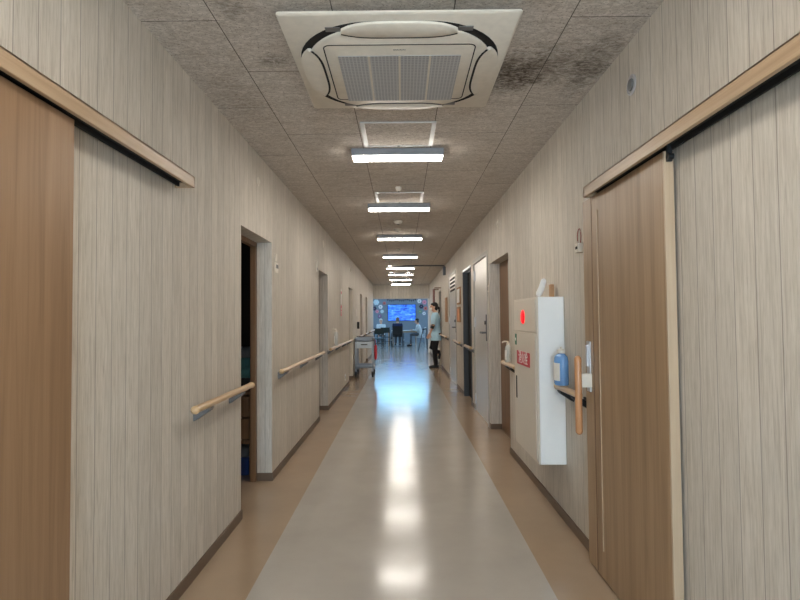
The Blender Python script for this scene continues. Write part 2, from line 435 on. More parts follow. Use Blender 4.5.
# ------------------------------------------------------------------ foreground sliding doors and their track covers
def track_cover(n, x, sg, y0, y1, z0, z1, label):
    f = x - sg*.09; b = MB()
    a = sorted((f, f+sg*.016)); b.box(*a, y0, y1, z0, z1)
    a = sorted((x, f)); b.box(*a, y0, y1, z1-.008, z1)
    a = sorted((x-sg*.001, f)); b.box(*a, y1-.014, y1, z0, z1)
    o = b.build('trim_%d' % n, M['header'], bevel=.002); struct(o, label, 'track cover')
    b = MB(); a = sorted((x-sg*.004, f+sg*.02)); b.box(*a, y0, y1-.02, z0+.022, z1-.009)
    a = sorted((x-sg*.018, x-sg*.026)); b.box(*a, y0, y1-.02, z0+.004, z1-.012)
    b.build('sliding_track', M['slot'], o); return o
track_cover(1, XL, -1, -.4, 2.538, 1.901, 1.953, 'pale oak track cover over the left sliding door')
track_cover(2, XR, 1, -.8, 2.787, 1.893, 1.946, 'pale oak track cover over the right sliding door')
d = struct(empty('door_1', (XL+.035, 1.2, 0), None, None), 'honey oak sliding door at the left edge, half out of frame', 'sliding door')
MB().box(XL+.022, XL+.057, .72, 1.652, .012, 1.90).build('door_panel', M['door_left'], d, bevel=.002)
MB().box(XL+.058, XL+.066, .80, .83, .75, 1.15).build('pull_handle', M['steel'], d, bevel=.003)
d = struct(empty('door_2', (XR-.035, 2.45, 0), None, None), 'brown laminate sliding door with wooden pull bar on the right', 'sliding door')
MB().box(XR-.048, XR-.013, 2.027, 2.925, .012, 1.896).build('door_panel', M['door_right'], d, bevel=.002)
MB().box(XR-.0485, XR-.012, 2.013, 2.026, .012, 1.896).build('closing_edge', M['door_edge'], d, bevel=.002)
MB().box(XR-.052, XR-.0482, 2.705, 2.714, .148, 1.815).build('edge_strip', M['door_edge'], d, bevel=.001)
MB().box(XR-.0498, XR-.0482, 2.79, 2.798, .02, 1.895).build('stile_groove', M['brown_door'], d)
b = MB(); b.box(XR-.056, XR-.0482, 2.835, 2.885, .90, 1.16); b.box(XR-.066, XR-.056, 2.85, 2.872, 1.03, 1.14)
b.build('lock_plate', M['alu'], d, bevel=.002)
b = MB(); b.box(XR-.118, XR-.0482, 2.825, 2.872, .925, .995); hb = b.build('bar_bracket', M['plastic'], d, bevel=.004)
b = MB(); b.tube([(XR-.122, 2.82, .705), (XR-.122, 2.82, 1.07)], .018, 18, True); b.build('pull_bar', M['bar'], d, smooth=True)
b = MB(); b.box(XR-.040, XR-.022, 2.0, 2.0125, 1.855, 1.915); b.lathe((XR-.031, 2.0, 1.872), [(.001, -.01), (.012, -.01), (.012, .01), (.001, .01)], 14, 'X')
b.build('roller_hanger', M['black'], d)

# ------------------------------------------------------------------ doors down the corridor
n_trim = 3
def recess_door(n, x, sg, y0, y1, h, mat, label, frame=True):
    global n_trim
    d = struct(empty('door_%d' % n, (x+sg*(WT+.02), (y0+y1)/2, 0), None, None), label, 'door')
    a = sorted((x+sg*(WT+.001), x+sg*(WT+.041))); MB().box(*a, y0-.06, y1+.06, .004, h+.06).build('door_panel', mat, d, bevel=.001)
    a = sorted((x+sg*(WT-.012), x+sg*WT)); MB().tube([(x+sg*(WT-.02), y0+.12, .8), (x+sg*(WT-.02), y0+.12, 1.1)], .012, 10, True).build('pull_bar', M['bar'], d, smooth=True)
    return d
recess_door(3, XL, -1, *OL[1], M['brown_door'], 'recessed brown door in the second doorway on the left')
recess_door(4, XL, -1, *OL[2], M['plastic'], 'recessed pale door in the left doorway just before the cart')
recess_door(5, XL, -1, *OL[3], M['brown_door'], 'recessed brown door on the left beyond the cart')
recess_door(6, XL, -1, *OL[4], M['brown_door'], 'farthest recessed brown door on the left wall')
recess_door(7, XR, 1, *ORr[0], M['brown_door'], 'recessed brown door on the right behind the sanitiser rail')
recess_door(8, XR, 1, *ORr[4], M['brown_door'], 'recessed brown door on the right beyond the standing person')
# first left doorway: wooden frame and an unlit store room
y0, y1, h = OL[0]
b = MB(); x0, x1 = XL-WT-.045, XL-WT-.001
b.box(x0, x1, y1-.035, y1+.03, 0, h+.02); b.box(x0, x1, y0-.03, y0+.02, 0, h+.02); b.box(x0, x1, y0-.03, y1+.03, h-.035, h+.03)
struct(b.build('trim_%d' % n_trim, M['brown_door'], bevel=.002), 'brown door frame inside the first left doorway', 'door frame'); n_trim += 1
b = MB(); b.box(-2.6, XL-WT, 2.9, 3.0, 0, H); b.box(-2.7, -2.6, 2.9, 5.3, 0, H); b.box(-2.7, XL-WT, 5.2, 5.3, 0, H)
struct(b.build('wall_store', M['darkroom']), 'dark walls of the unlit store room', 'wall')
# far steel doors on the right
def steel_door(n, y0, y1, h, label, louvre=False):
    d = struct(empty('door_%d' % n, (XR+.03, (y0+y1)/2, 0), None, None), label, 'steel door')
    f = MB(); f.box(XR-.012, XR+WT, y0-.005, y0+.045, 0, h+.02); f.box(XR-.012, XR+WT, y1-.045, y1+.005, 0, h+.02); f.box(XR-.012, XR+WT, y0+.045, y1-.045, h-.04, h+.02)
    f.build('door_frame', M['framepaint'], d, bevel=.003)
    p = MB().box(XR+.004, XR+.045, y0+.048, y1-.048, .008, h-.043).build('door_panel', M['steel'], d, bevel=.002)
    if louvre:
        l = MB()
        for i in range(4): l.box(XR-.008, XR+.004, y0+.3, y1-.3, h-.36+i*.075, h-.325+i*.075)
        l.build('louvre', M['slot'], p)
    else:
        hg = MB()
    for z in (.16, 1.22, h-.2):
        MB().box(XR-.010, XR+.004, y1-.13, y1-.06, z-.07, z+.07).build('hinge', M['alu'], d, bevel=.003)
    hh = MB(); hh.box(XR-.004, XR+.004, y0+.14, y0+.20, 1.0, 1.32)
    hh.tube([(XR-.002, y0+.17, 1.10), (XR-.05, y0+.17, 1.10), (XR-.055, y0+.30, 1.10)], .011, 10, True)
    hh.lathe((XR-.004, y0+.17, 1.22), [(.001, -.02), (.022, -.02), (.024, .004), (.001, .004)], 14, 'X')
    hh.build('lever_handle', M['darksteel'], d, bevel=.001)
    return d
steel_door(9, *ORr[1], 'brushed steel door with lever handle beside the recessed doorway')
steel_door(10, *ORr[3], 'far stainless door with dark louvres behind the posters', True)
y0, y1, h = ORr[2]
b = MB(); b.box(XR-.01, XR+.07, y1-.04, y1+.004, 0, h+.01); b.box(XR-.01, XR+.07, y0-.004, y0+.03, 0, h+.01)
o = b.build('trim_%d' % n_trim, M['darkframe'], bevel=.002); struct(o, 'dark steel frame round the dark doorway on the right', 'door frame'); n_trim += 1
MB().box(XR-.012, XR+.07, y0-.004, y1+.004, h-.02, h+.014).build('bright_lintel', M['alu'], o, bevel=.002)['label'] = 'bright aluminium lintel strip'
d = struct(empty('door_11', (XR+.09, (y0+y1)/2, 0), None, None), 'black panel standing for the dark inside of the dark steel frame on the right', 'door')
MB().box(XR+.071, XR+.11, y0, y1, .006, h-.021).build('door_panel', M['slot'], d, bevel=.001)  # flat black sheet paints the darkness inside the doorway
MB().tube([(XR+.055, y0+.12, .85), (XR+.055, y0+.12, 1.15)], .01, 10, True).build('pull_bar', M['darksteel'], d, smooth=True)

# ------------------------------------------------------------------ handrails
def handrail(x, sg, y0, y1, label, bmat=None, z=.862):
    c = x - sg*.068
    r = empty('handrail', (c, (y0+y1)/2, z), label, 'handrail', 'wooden handrails along the corridor')
    b = MB(); b.tube([(c, y0+.015, z), (c, y1-.015, z)], .0205, 16, False, .86); b.build('rail', M['rail'], r, smooth=True)
    for y, s in ((y0, -1), (y1, 1)):
        b = MB(); b.ell((c, y-s*.012, z), (.0225, .022, .0205), 16, 10); b.build('end_cap', M['rail'], r, smooth=True)
    n = max(2, int((y1-y0)/.9)+1)
    for i in range(n):
        y = y0+.20 + (y1-y0-.42)*i/(n-1) if y1-y0 > .5 else y0+.08+(y1-y0-.16)*i/(n-1)
        w = sg*1
        poly = [(x-sg*.002, z-.070), (x-sg*.014, z-.075), (c-sg*.006, z-.034), (c-sg*.016, z-.018), (c+sg*.016, z-.018), (x-sg*.016, z-.035), (x-sg*.002, z-.03)]
        b = MB(); b.prism(poly, y-.034, y+.034, 'XZ'); b.box(*sorted((x-sg*.001, x-sg*.008)), y-.04, y+.04, z-.08, z-.022)
        b.build('bracket', bmat or M['greyplastic'], r, bevel=.002)
    return r
handrail(XL, -1, 2.60, 3.585, 'nearest left handrail, short and wooden, before the first doorway')
handrail(XL, -1, 4.47, 6.90, 'left handrail between the first and second doorways')
handrail(XL, -1, 7.55, 10.77, 'long left handrail below the poster with a white bottle on its near end')
handrail(XL, -1, 12.8, 13.75, 'left handrail behind the grey cart')
handrail(XL, -1, 14.7, 15.85, 'short left handrail beyond the cart between two brown doorways')
handrail(XL, -1, 16.8, 19.6, 'farthest left handrail near the dayroom')
handrail(XR, 1, 2.975, 3.40, 'nearest right handrail stub holding the blue bottle', M['black'])
handrail(XR, 1, 4.62, 5.22, 'right handrail stub holding the white pump bottle', M['black'])
handrail(XR, 1, 7.62, 8.33, 'right handrail end just past the brushed steel door')
handrail(XR, 1, 9.12, 10.2, 'right handrail under the two posters')
handrail(XR, 1, 11.85, 13.6, 'right handrail ending by the standing person')
handrail(XR, 1, 15.2, 19.0, 'farthest right handrail behind the standing person')

# ------------------------------------------------------------------ fire hydrant cabinet
cx0, cx1, cy0, cy1, cz0, cz1 = .845, XR-.001, 3.453, 4.14, .367, 1.413
r = empty('hydrant_cabinet', ((cx0+cx1)/2, (cy0+cy1)/2, cz0), 'beige hydrant cabinet with red lamp and sides whitened for daylight on the right wall', 'fire hydrant cabinet')
MB().box(cx0+.012, cx1, cy0, cy1, cz0, cz1).build('casing', M['white'], r, bevel=.004)  # white here puts window daylight on the side into the colour
MB().box(cx0, cx0+.0115, cy0, cy1, cz0, cz1).build('front_frame', M['beige'], r, bevel=.003)
MB().box(cx0-.006, cx0-.0005, cy0+.02, cy1-.02, 1.19, cz1-.012).build('lamp_panel', M['beige'], r, bevel=.002)
dr = MB().box(cx0-.007, cx0-.0005, cy0+.02, cy1-.02, cz0+.02, 1.182).build('cabinet_door', M['beige'], r, bevel=.002)
MB().box(cx0-.0085, cx0-.0072, 4.03, 4.065, .70, .86).build('recessed_pull', M['slot'], dr)
b = MB(); b.lathe((cx0-.006, 3.81, 1.288), [(.001, -.012), (.03, -.011), (.042, -.008), (.047, -.003), (.048, 0), (.001, 0)], 24, 'X')
b.build('red_lamp', M['redlamp'], r, smooth=True)
MB().box(cx0-.0085, cx0-.0072, 4.025, 4.085, 1.085, 1.165).build('green_plate', M['green'], dr, bevel=.0006)
b = MB(); b.lathe((cx0-.0086, 4.055, 1.125), [(.001, -.002), (.011, -.002), (.011, 0), (.001, 0)], 16, 'X'); b.build('green_plate_mark', M['letter'], dr)
sp = MB().box(cx0-.0088, cx0-.0072, 3.62, 4.02, .952, 1.048).build('sign_plate', M['red'], dr, bevel=.0006)
mt = Matrix.Translation((cx0-.0089, 3.82, 1.0)) @ Matrix(((0, 0, -1, 0), (-1, 0, 0, 0), (0, 1, 0, 0), (0, 0, 0, 1)))
text_mesh('消火栓', .095, 'sign_lettering', M['letter'], sp, mt)
b = MB(); b.tube([(.90, 3.60, 1.441), (.905, 3.56, 1.47), (.91, 3.52, 1.515)], [.021, .020, .018], 12, True)
b.box(.88, .925, 3.57, 3.65, 1.4135, 1.418)
tag(b.build('leaning_stick', M['white'], loc=(.9, 3.6, 1.414), smooth=True), 'white slanted stick on top of the hydrant cabinet', 'stick')
tag(MB().box(.975, 1.0, 3.60, 3.64, 1.4135, 1.50).build('wooden_block', M['tan'], loc=(.985, 3.62, 1.4135), bevel=.003), 'small brown block standing on the hydrant cabinet against the wall', 'block')

# bottles on the rails
def bottle(x, y, z, w, dth, h, mat, label, pump, group=None):
    r = empty('sanitiser_bottle', (x, y, z), label, 'bottle', group)
    prof = [(.001, 0), (.92, 0), (1, .03), (1, .62), (.9, .74), (.55, .81), (.36, .83)]
    b = MB(); b.lathe((x, y, z), [(a*w/2, q*h) for a, q in prof] + [(.001, .83*h)], 20, 'Z', dth/w, 1); b.build('bottle_body', mat, r, smooth=True)
    b = MB(); b.lathe((x, y, z), [(.001, .83*h), (.38*w/2, .83*h), (.38*w/2, .92*h), (.12*w, .94*h), (.05*w, .95*h), (.05*w, h), (.001, h)], 14)
    if pump: b.tube([(x, y, z+h*.985), (x-.03, y, z+h), (x-.05, y, z+h*.96)], .006, 8, True)
    b.build('pump_cap' if pump else 'cap', M['plastic'], r, smooth=True)
    b = MB(); n = 9
    pts = [(x - (dth/2+.0012)*math.cos(t), y - (w/2+.0012)*math.sin(t)) for t in [(-.95+1.9*i/(n-1)) for i in range(n)]]
    b.loft([[Vector((px, py, z+h*.12)) for px, py in pts] + [Vector((px*.9+x*.1, py*.9+y*.1, z+h*.12)) for px, py in reversed(pts)],
            [Vector((px, py, z+h*.58)) for px, py in pts] + [Vector((px*.9+x*.1, py*.9+y*.1, z+h*.58)) for px, py in reversed(pts)]])
    b.build('bottle_label', M['paper'], r)
    return r
bz = .862+.0210+.0005
bottle(XR-.072, 3.29, bz, .13, .08, .225, M['blue'], 'blue gel bottle with white label on the right handrail stub', False)
bottle(XR-.068, 4.95, bz, .07, .055, .185, M['clear'], 'milky white pump bottle on the rail beyond the hydrant cabinet', True)
bottle(XL+.068, 8.2, bz, .10, .06, .25, M['clear'], 'white pump bottle on the left handrail below the poster', True)

# ------------------------------------------------------------------ ceiling: air conditioner, hatches, lamps, detectors
ax, ay = 0, 2.545
r = empty('ceiling_air_conditioner', (ax, ay, H), 'white square cassette air conditioner in the ceiling', 'air conditioner')
AZ = H-.008; ayc = ay
b = MB()
rings = [[Vector((x, y, z)) for x, y in rrect(hx, hx, .012, 3, ax, ay)] for hx, z in ((.40, H-.001), (.435, H-.030), (.475, H-.033), (.476, H-.040), (.470, H-.046))]
b.loft(rings); b.build('casing_panel', M['plastic'], r, smooth=True)
ay = ayc+.018
b = MB()
o_, i_ = rrect(.44, .44, .33, 12, ax, ay), rrect(.40, .40, .30, 12, ax, ay)
b.loft([[Vector((x, y, AZ-.0375)) for x, y in o_], [Vector((x, y, AZ-.0405)) for x, y in o_], [Vector((x, y, AZ-.0405)) for x, y in i_], [Vector((x, y, AZ-.0375)) for x, y in i_]], closed=True)
b.build('slot_shade_ring', M['slot'], r)  # dark ring laid on the casing paints the shade inside the slot
b = MB()
b.loft([[Vector((x, y, z)) for x, y in rrect(hx, hx, rr, 12, ax, ay)] for hx, rr, z in ((.408, .31, AZ-.038), (.408, .31, AZ-.047), (.397, .30, AZ-.055))])
cp = b.build('centre_panel', M['plastic'], r, smooth=True)
b = MB()
o_, i_ = rrect(.325, .29, .03, 5, ax, ay), rrect(.320, .285, .026, 5, ax, ay)
b.loft([[Vector((x, y, AZ-.0555)) for x, y in o_], [Vector((x, y, AZ-.0566)) for x, y in o_], [Vector((x, y, AZ-.0566)) for x, y in i_], [Vector((x, y, AZ-.0555)) for x, y in i_]], closed=True)
b.build('hatch_seam', M['slot'], cp)
b = MB(); b.box(ax-.27, ax+.27, ay-.195, ay+.30, AZ-.0585, AZ-.0562); gr = b.build('intake_grille', M['grille'], cp, bevel=.001)
b = MB()
for q in (-.135, 0, .135): b.box(ax+q-.005, ax+q+.005, ay-.195, ay+.30, AZ-.0602, AZ-.0587)
b.build('grille_rib', M['plastic'], gr)
text_mesh('DAIKIN', .016, 'maker_mark', M['greyplastic'], cp, Matrix.Translation((ax, ay-.245, AZ-.0567)) @ Matrix.Rotation(PI, 4, 'X') @ Matrix.Rotation(PI, 4, 'Z') @ Matrix.Rotation(PI, 4, 'Z'), .0004)
for k in range(4):
    # louvre flap: a long blade with a convex outer edge and a dark strip painting the gap's shade along its inner edge
    n = 16; ts = [-1+2*i/n for i in range(n+1)]; R = Matrix.Rotation(k*PI/2, 3, 'Z')
    inner = lambda t: -.350-.032*abs(t)**4
    outer = lambda t: inner(t)-.012-.084*(1-abs(t)**4)
    def curve(fn, z, grow=0): return [R @ Vector((.235*t, fn(t)+grow, 0)) + Vector((ax, ay, z)) for t in ts]
    b = MB(); top = curve(outer, AZ-.0408) + curve(inner, AZ-.0408)[::-1]; mid = curve(outer, AZ-.050) + curve(inner, AZ-.057)[::-1]
    low = curve(outer, AZ-.054, .006) + curve(inner, AZ-.0585, -.004)[::-1]
    b.loft([top, mid, low]); b.build('louvre_flap', M['plastic'], r, smooth=True)
    b = MB(); b.loft([curve(inner, AZ-.054, .010) + curve(inner, AZ-.054, -.0005)[::-1], curve(inner, AZ-.0563, .010) + curve(inner, AZ-.0563, -.0005)[::-1]])
    b.build('gap_shade_strip', M['slot'], r)  # solid dark strip, shade between flap and panel
for sx in (-1, 1):
    for sy in (-1, 1):
        b = MB(); b.box(ax+sx*.268-.03, ax+sx*.268+.03, ay+sy*.372, ay+sy*.404, AZ-.043, AZ-.0407); b.build('outlet_bridge', M['greyplastic'], r)

def hatch(y0, y1, label):
    x0, x1, t = -.25, .225, .028
    r = empty('ceiling_hatch', ((x0+x1)/2, (y0+y1)/2, H), label, 'ceiling hatch', 'inspection hatches in the ceiling')
    b = MB(); z0, z1 = H-.009, H-.0005
    b.box(x0, x0+t, y0, y1, z0, z1); b.box(x1-t, x1, y0, y1, z0, z1); b.box(x0+t, x1-t, y0, y0+.012, z0, z1); b.box(x0+t, x1-t, y1-.018, y1, z0, z1)
    b.build('hatch_frame', M['hatchpaint'], r, bevel=.001)
    MB().box(x0+t, x1-t, y0+.012, y1-.018, H-.005, H-.001).build('hatch_panel', M['ceil'], r)
    b = MB(); b.lathe(((x0+x1)/2, y1-.012, H-.0095), [(.001, -.003), (.008, -.003), (.009, 0), (.001, 0)], 10); b.build('hatch_latch', M['greyplastic'], r)
hatch(3.355, 3.83, 'nearer aluminium framed inspection hatch, right behind the air conditioner')
hatch(5.26, 5.72, 'farther aluminium framed inspection hatch before the second lamp')

def lamp(y, label):
    r = empty('ceiling_lamp', (-.02, y, H), label, 'ceiling lamp', 'batten lamps along the corridor ceiling')
    b = MB(); b.box(-.35, .31, y-.065, y+.065, H-.052, H-.001); b.build('lamp_housing', M['lampmetal'], r, bevel=.003)
    b = MB(); pr = [(-.060, -.053), (-.058, -.060), (-.048, -.066), (.048, -.066), (.058, -.060), (.060, -.053)]
    b.prism([(y+a, H+z) for a, z in pr], -.34, .30, 'YZ'); b.build('diffuser', M['lamp'], r, bevel=.004)
    return r
l0 = lamp(3.945, 'nearest ceiling lamp, just past the first hatch')
ordn = ['second', 'third', 'fourth', 'fifth', 'sixth', 'seventh', 'farthest']
where = ['past the second hatch', 'past the smoke detectors', 'after the single detector', 'level with the grey ceiling conduit', 'beyond the grey ceiling conduit', 'next to last before the bulkhead', 'right before the bulkhead']
for y, o_, w_ in zip((5.84, 8.06, 10.48, 12.93, 14.8, 16.8, 19.05), ordn, where):
    copy_tree(l0, (-.02, y, H), f'{o_} ceiling lamp down the corridor, {w_}', 'batten lamps along the corridor ceiling')
copy_tree(l0, (-.02, 1.25, H), 'ceiling lamp overhead, before the air conditioner', 'batten lamps along the corridor ceiling')
copy_tree(l0, (-.02, -1.1, H), 'ceiling lamp behind the viewer', 'batten lamps along the corridor ceiling')

def detector(y, x, label, rad=.05, mat='plastic'):
    b = MB(); b.lathe((x, y, H-.001), [(.001, 0), (rad, 0), (rad, -.012), (rad*.8, -.03), (rad*.35, -.04), (.001, -.04)], 20)
    r = b.build('smoke_detector', M[mat], loc=(x, y, H), smooth=True)
    b = MB(); b.lathe((x, y, H-.041), [(.001, 0), (rad*.3, 0), (rad*.25, -.006), (.001, -.006)], 12); b.build('sensor_tip', M['darksteel'], r)
    tag(r, label, 'smoke detector')
detector(5.06, -.02, 'round ceiling detector just before the farther hatch', .03)
detector(6.85, -.035, 'pale ceiling detector past the second lamp', .055)
detector(7.45, -.045, 'ceiling detector with dark tip close before the third lamp', .055)
detector(9.66, -.05, 'small ceiling detector between the third and fourth lamps', .03)
detector(18.5, -.08, 'dark ceiling detector before the farthest lamp', .06, 'darksteel')
for y, w_ in ((12.7, 'nearer'), (14.53, 'farther')):
    for x, s_ in ((-.27, 'left'), (.18, 'right')):
        b = MB(); b.lathe((x, y, H-.001), [(.001, 0), (.045, 0), (.042, -.01), (.001, -.01)], 16); o = b.build('ceiling_disc', M['alu'], loc=(x, y, H), smooth=True)  # small disc with a glowing face on the ceiling
        b = MB(); b.lathe((x, y, H-.0112), [(.001, 0), (.034, 0), (.03, -.006), (.001, -.006)], 14); b.build('disc_face', M['spot'], o)
        tag(o, f'{s_} small round glowing disc of the {w_} pair on the far ceiling', 'glowing disc', 'small glowing discs on the far ceiling')
r = empty('ceiling_conduit', (.5, 12.65, H), 'thin grey conduit crossing the far ceiling to a wall box', 'conduit')
b = MB(); b.tube([(.02, 12.65, H-.018), (.975, 12.65, H-.018), (.99, 12.65, H-.03), (.99, 12.65, H-.06)], .014, 10); b.build('pipe', M['darksteel'], r, smooth=True)
MB().box(.955, XR-.001, 12.6, 12.72, H-.24, H-.045).build('wall_mount_box', M['darksteel'], r, bevel=.004)

# ------------------------------------------------------------------ small things on the walls
def wall_disc(x, sg, y, z, rad, label, name='round_vent', cat='wall vent', mat='alu'):
    b = MB(); pr = [(.001, 0), (rad, 0), (rad, .004), (rad*.86, .007), (rad*.8, .003), (.001, .003)]
    b.lathe((x-sg*.001, y, z), [(a, -sg*q) for a, q in pr], 26, 'X'); o = b.build(name, M[mat], loc=(x, y, z), smooth=True)
    b = MB(); pr = [(rad*.6, .004), (rad*.54, .010), (rad*.3, .013), (.001, .014)]
    b.lathe((x-sg*.001, y, z), [(.001, -sg*.0035)] + [(a, -sg*q) for a, q in pr], 20, 'X'); b.build('centre_mount', M['greyplastic' if mat == 'alu' else 'plastic'], o, smooth=True)
    tag(o, label, cat); return o
wall_disc(XR, 1, 2.385, 2.302, .045, 'round grey metal vent high on the right wall')
wall_disc(XL, -1, 4.0, 2.295, .035, 'small round sensor high on the left wall before the first doorway', 'wall_sensor_mount', 'sensor', 'plastic')
wall_disc(XL, -1, 7.34, 2.286, .05, 'round pale speaker above the second left doorway', 'wall_speaker_mount', 'speaker', 'plastic')
wall_disc(XL, -1, 11.3, 2.28, .05, 'round pale speaker above the left doorway before the cart', 'wall_speaker_mount', 'speaker', 'plastic')
wall_disc(XR, 1, 5.75, 2.27, .04, 'round pale speaker above the recessed right doorway', 'wall_speaker_mount', 'speaker', 'plastic')
def plate(x, sg, y, z, w, h, label, mat='plastic', name='name_plate_sign', cat='sign', t=.008, extra=None):
    o = MB().box(*sorted((x-sg*.001, x-sg*(t+.001))), y-w/2, y+w/2, z-h/2, z+h/2).build(name, M[mat], loc=(x, y, z-h/2), bevel=.0015)
    tag(o, label, cat)
    if extra:
        b = MB()
        for (dy, dz, ww, hh) in extra[1]: b.box(*sorted((x-sg*(t+.0015), x-sg*(t+.004))), y+dy-ww/2, y+dy+ww/2, z+dz-hh/2, z+dz+hh/2)
        b.build(extra[0], M[extra[2]], o)
    return o
plate(XL, -1, 4.58, 1.715, .10, .085, 'small pale room number plate beside the first left doorway', extra=('plate_marks', [(-.02, .01, .03, .03), (.02, .01, .03, .03)], 'greyplastic'))
plate(XL, -1, 4.565, 1.80, .045, .06, 'tiny pale tag above the room plate by the first left doorway', name='tag_sign')
plate(XL, -1, 6.76, 1.93, .05, .13, 'narrow plate on the left wall just before the second doorway', extra=('plate_marks', [(0, -.03, .03, .03)], 'darksteel'))
plate(XL, -1, 9.5, 1.66, .14, .26, 'white paper notice on the left wall above the long handrail', 'paper', 'notice_sign', t=.002, extra=('notice_header', [(0, .07, .1, .04)], 'pink'))
plate(XL, -1, 9.5, 1.42, .16, .18, 'pinkish notice hanging below the white one on the left wall', 'pink', 'notice_sign', t=.002, extra=('notice_text', [(0, .03, .11, .02), (0, -.02, .11, .02), (0, -.055, .08, .014)], 'paper'))
plate(XL, -1, 10.08, .21, .07, .115, 'white wall socket low on the left wall', 'white', 'wall_socket', 'socket', extra=('socket_insert', [(0, 0, .03, .05)], 'greyplastic'))
plate(XL, -1, 12.9, 1.12, .10, .16, 'black wall telephone above the cart', 'black', 'wall_phone_mount', 'telephone', .05, extra=('handset', [(0, 0, .035, .15)], 'darksteel'))
plate(XL, -1, 12.75, 1.42, .10, .16, 'pale paper notice pinned above the black telephone', 'paper', 'notice_sign', t=.002)
plate(XR, 1, 3.075, 1.672, .055, .05, 'little white box on the right wall at the door edge', 'plastic', 'key_hook_mount', 'key box', .035, extra=('dark_slot', [(0, 0, .03, .015)], 'slot'))
b = MB(); pts = [(XR-.02, 3.075+.03*math.cos(a), 1.735+.045*math.sin(a)) for a in [2*PI*i/14 for i in range(15)]]
b.tube(pts, .003, 8); tag(b.build('key_loop_hanging', M['dullred'], loc=(XR-.02, 3.075, 1.70), smooth=True), 'red loop hanging just above the little white box', 'key loop')
plate(XR, 1, 6.42, 1.62, .055, .075, 'small dark rimmed switch between the recess and the steel door', 'plastic', 'wall_switch', 'switch', extra=('switch_rocker', [(0, 0, .03, .045)], 'darksteel'))
def picture(y, z, w, h, label, mat):
    o = MB().box(XR-.02, XR-.001, y-w/2, y+w/2, z-h/2, z+h/2).build('picture_frame', M['tan'], loc=(XR, y, z-h/2), bevel=.002)
    MB().box(XR-.0225, XR-.0205, y-w/2+.03, y+w/2-.03, z-h/2+.03, z+h/2-.03).build('picture_paper', M[mat], o); tag(o, label, 'picture')
picture(9.7, 1.665, .5, .3, 'upper pale framed picture on the far right wall', 'paper')
picture(9.75, 1.335, .5, .27, 'lower orange framed picture on the far right wall', 'orange')
picture(12.45, 1.46, .5, .55, 'tall brown framed picture near the standing person', 'tan')
r = empty('coat_rack_mount', (XR, 14.55, 1.98), 'brown rod with hanging reddish cloth above the far right doorway', 'rack')
b = MB(); b.tube([(XR-.16, 14.15, 2.05), (XR-.16, 15.1, 2.05)], .014, 10); b.tube([(XR-.001, 14.2, 2.05), (XR-.17, 14.2, 2.05)], .012, 8); b.tube([(XR-.001, 15.05, 2.05), (XR-.17, 15.05, 2.05)], .012, 8)
b.build('rod', M['brown_door'], r, smooth=True)
b = MB(); n = 16; ring0 = [(XR-.16+.012*math.sin(i*1.9), 14.45+.55*i/n) for i in range(n+1)]
poly = ring0 + [(x+.006, y) for x, y in reversed(ring0)]
b.prism(poly, 1.56, 2.04, 'XY'); b.build('cloth', plain('dusty red cloth', (132, 92, 84), .9), r)

# ------------------------------------------------------------------ cart
cx, cy = -.825, 12.28
r = empty('utility_cart', (cx, cy, 0), 'grey utility cart on black casters by the left wall', 'cart')
hw, hl = .20, .28
for nm, z, hgt in (('top_tray', .78, .075), ('bottom_tray', .20, .06)):
    b = MB(); b.box(cx-hw, cx+hw, cy-hl, cy+hl, z, z+.02)
    for q in (-1, 1): b.box(*sorted((cx+q*hw, cx+q*(hw-.015))), cy-hl, cy+hl, z, z+hgt); b.box(cx-hw, cx+hw, *sorted((cy+q*hl, cy+q*(hl-.015))), z, z+hgt)
    b.build(nm, M['cart'], r, bevel=.003)
dw = MB().box(cx-hw+.025, cx+hw-.025, cy-hl+.01, cy+hl-.02, .63, .775).build('drawer', M['cartlight'], r, bevel=.006)
MB().box(cx-.07, cx+.07, cy-hl-.004, cy-hl+.0095, .70, .725).build('drawer_pull', M['darksteel'], dw, bevel=.002)
for sx in (-1, 1):
    for sy in (-1, 1):
        x, y = cx+sx*(hw-.018), cy+sy*(hl-.018)
        MB().box(x-.018, x+.018, y-.018, y+.018, .12, .85).build('post', M['cart'], r, bevel=.005)
        b = MB(); b.lathe((x, y, .06), [(.001, -.02), (.053, -.02), (.06, -.012), (.06, .012), (.053, .02), (.001, .02)], 18, 'X'); ca = b.build('caster', M['black'], r, smooth=True)
        b = MB(); b.box(x-.03, x-.022, y-.02, y+.02, .05, .12); b.box(x+.022, x+.03, y-.02, y+.02, .05, .12); b.box(x-.03, x+.03, y-.02, y+.02, .121, .129); b.build('caster_fork', M['darksteel'], ca)
b = MB(); b.tube([(cx-hw, cy+hl+.05, .86), (cx+hw, cy+hl+.05, .86)], .012, 10, True); b.tube([(cx-hw+.02, cy+hl-.01, .84), (cx-hw+.02, cy+hl+.05, .86)], .01, 8); b.tube([(cx+hw-.02, cy+hl-.01, .84), (cx+hw-.02, cy+hl+.05, .86)], .01, 8)
b.build('push_handle', M['darksteel'], r, smooth=True)
b = MB(); q = rrect(.028, .13, .025, 5, cx+hw+.032, cy+.1)
b.loft([[Vector((x, y, .36)) for x, y in rrect(.020, .10, .018, 5, cx+hw+.032, cy+.1)], [Vector((x, y, .40)) for x, y in q], [Vector((x, y, .66)) for x, y in q], [Vector((x, y, .68)) for x, y in rrect(.022, .12, .02, 5, cx+hw+.032, cy+.1)]])
b.tube([(cx+hw+.032, cy+.03, .67), (cx+hw+.022, cy+.06, .80), (cx+hw+.022, cy+.14, .80), (cx+hw+.032, cy+.17, .67)], .006, 8)
tag(b.build('hanging_bag', M['red'], loc=(cx+hw+.032, cy+.1, .36), smooth=True), 'red bag hanging on the corridor side of the grey cart', 'bag')

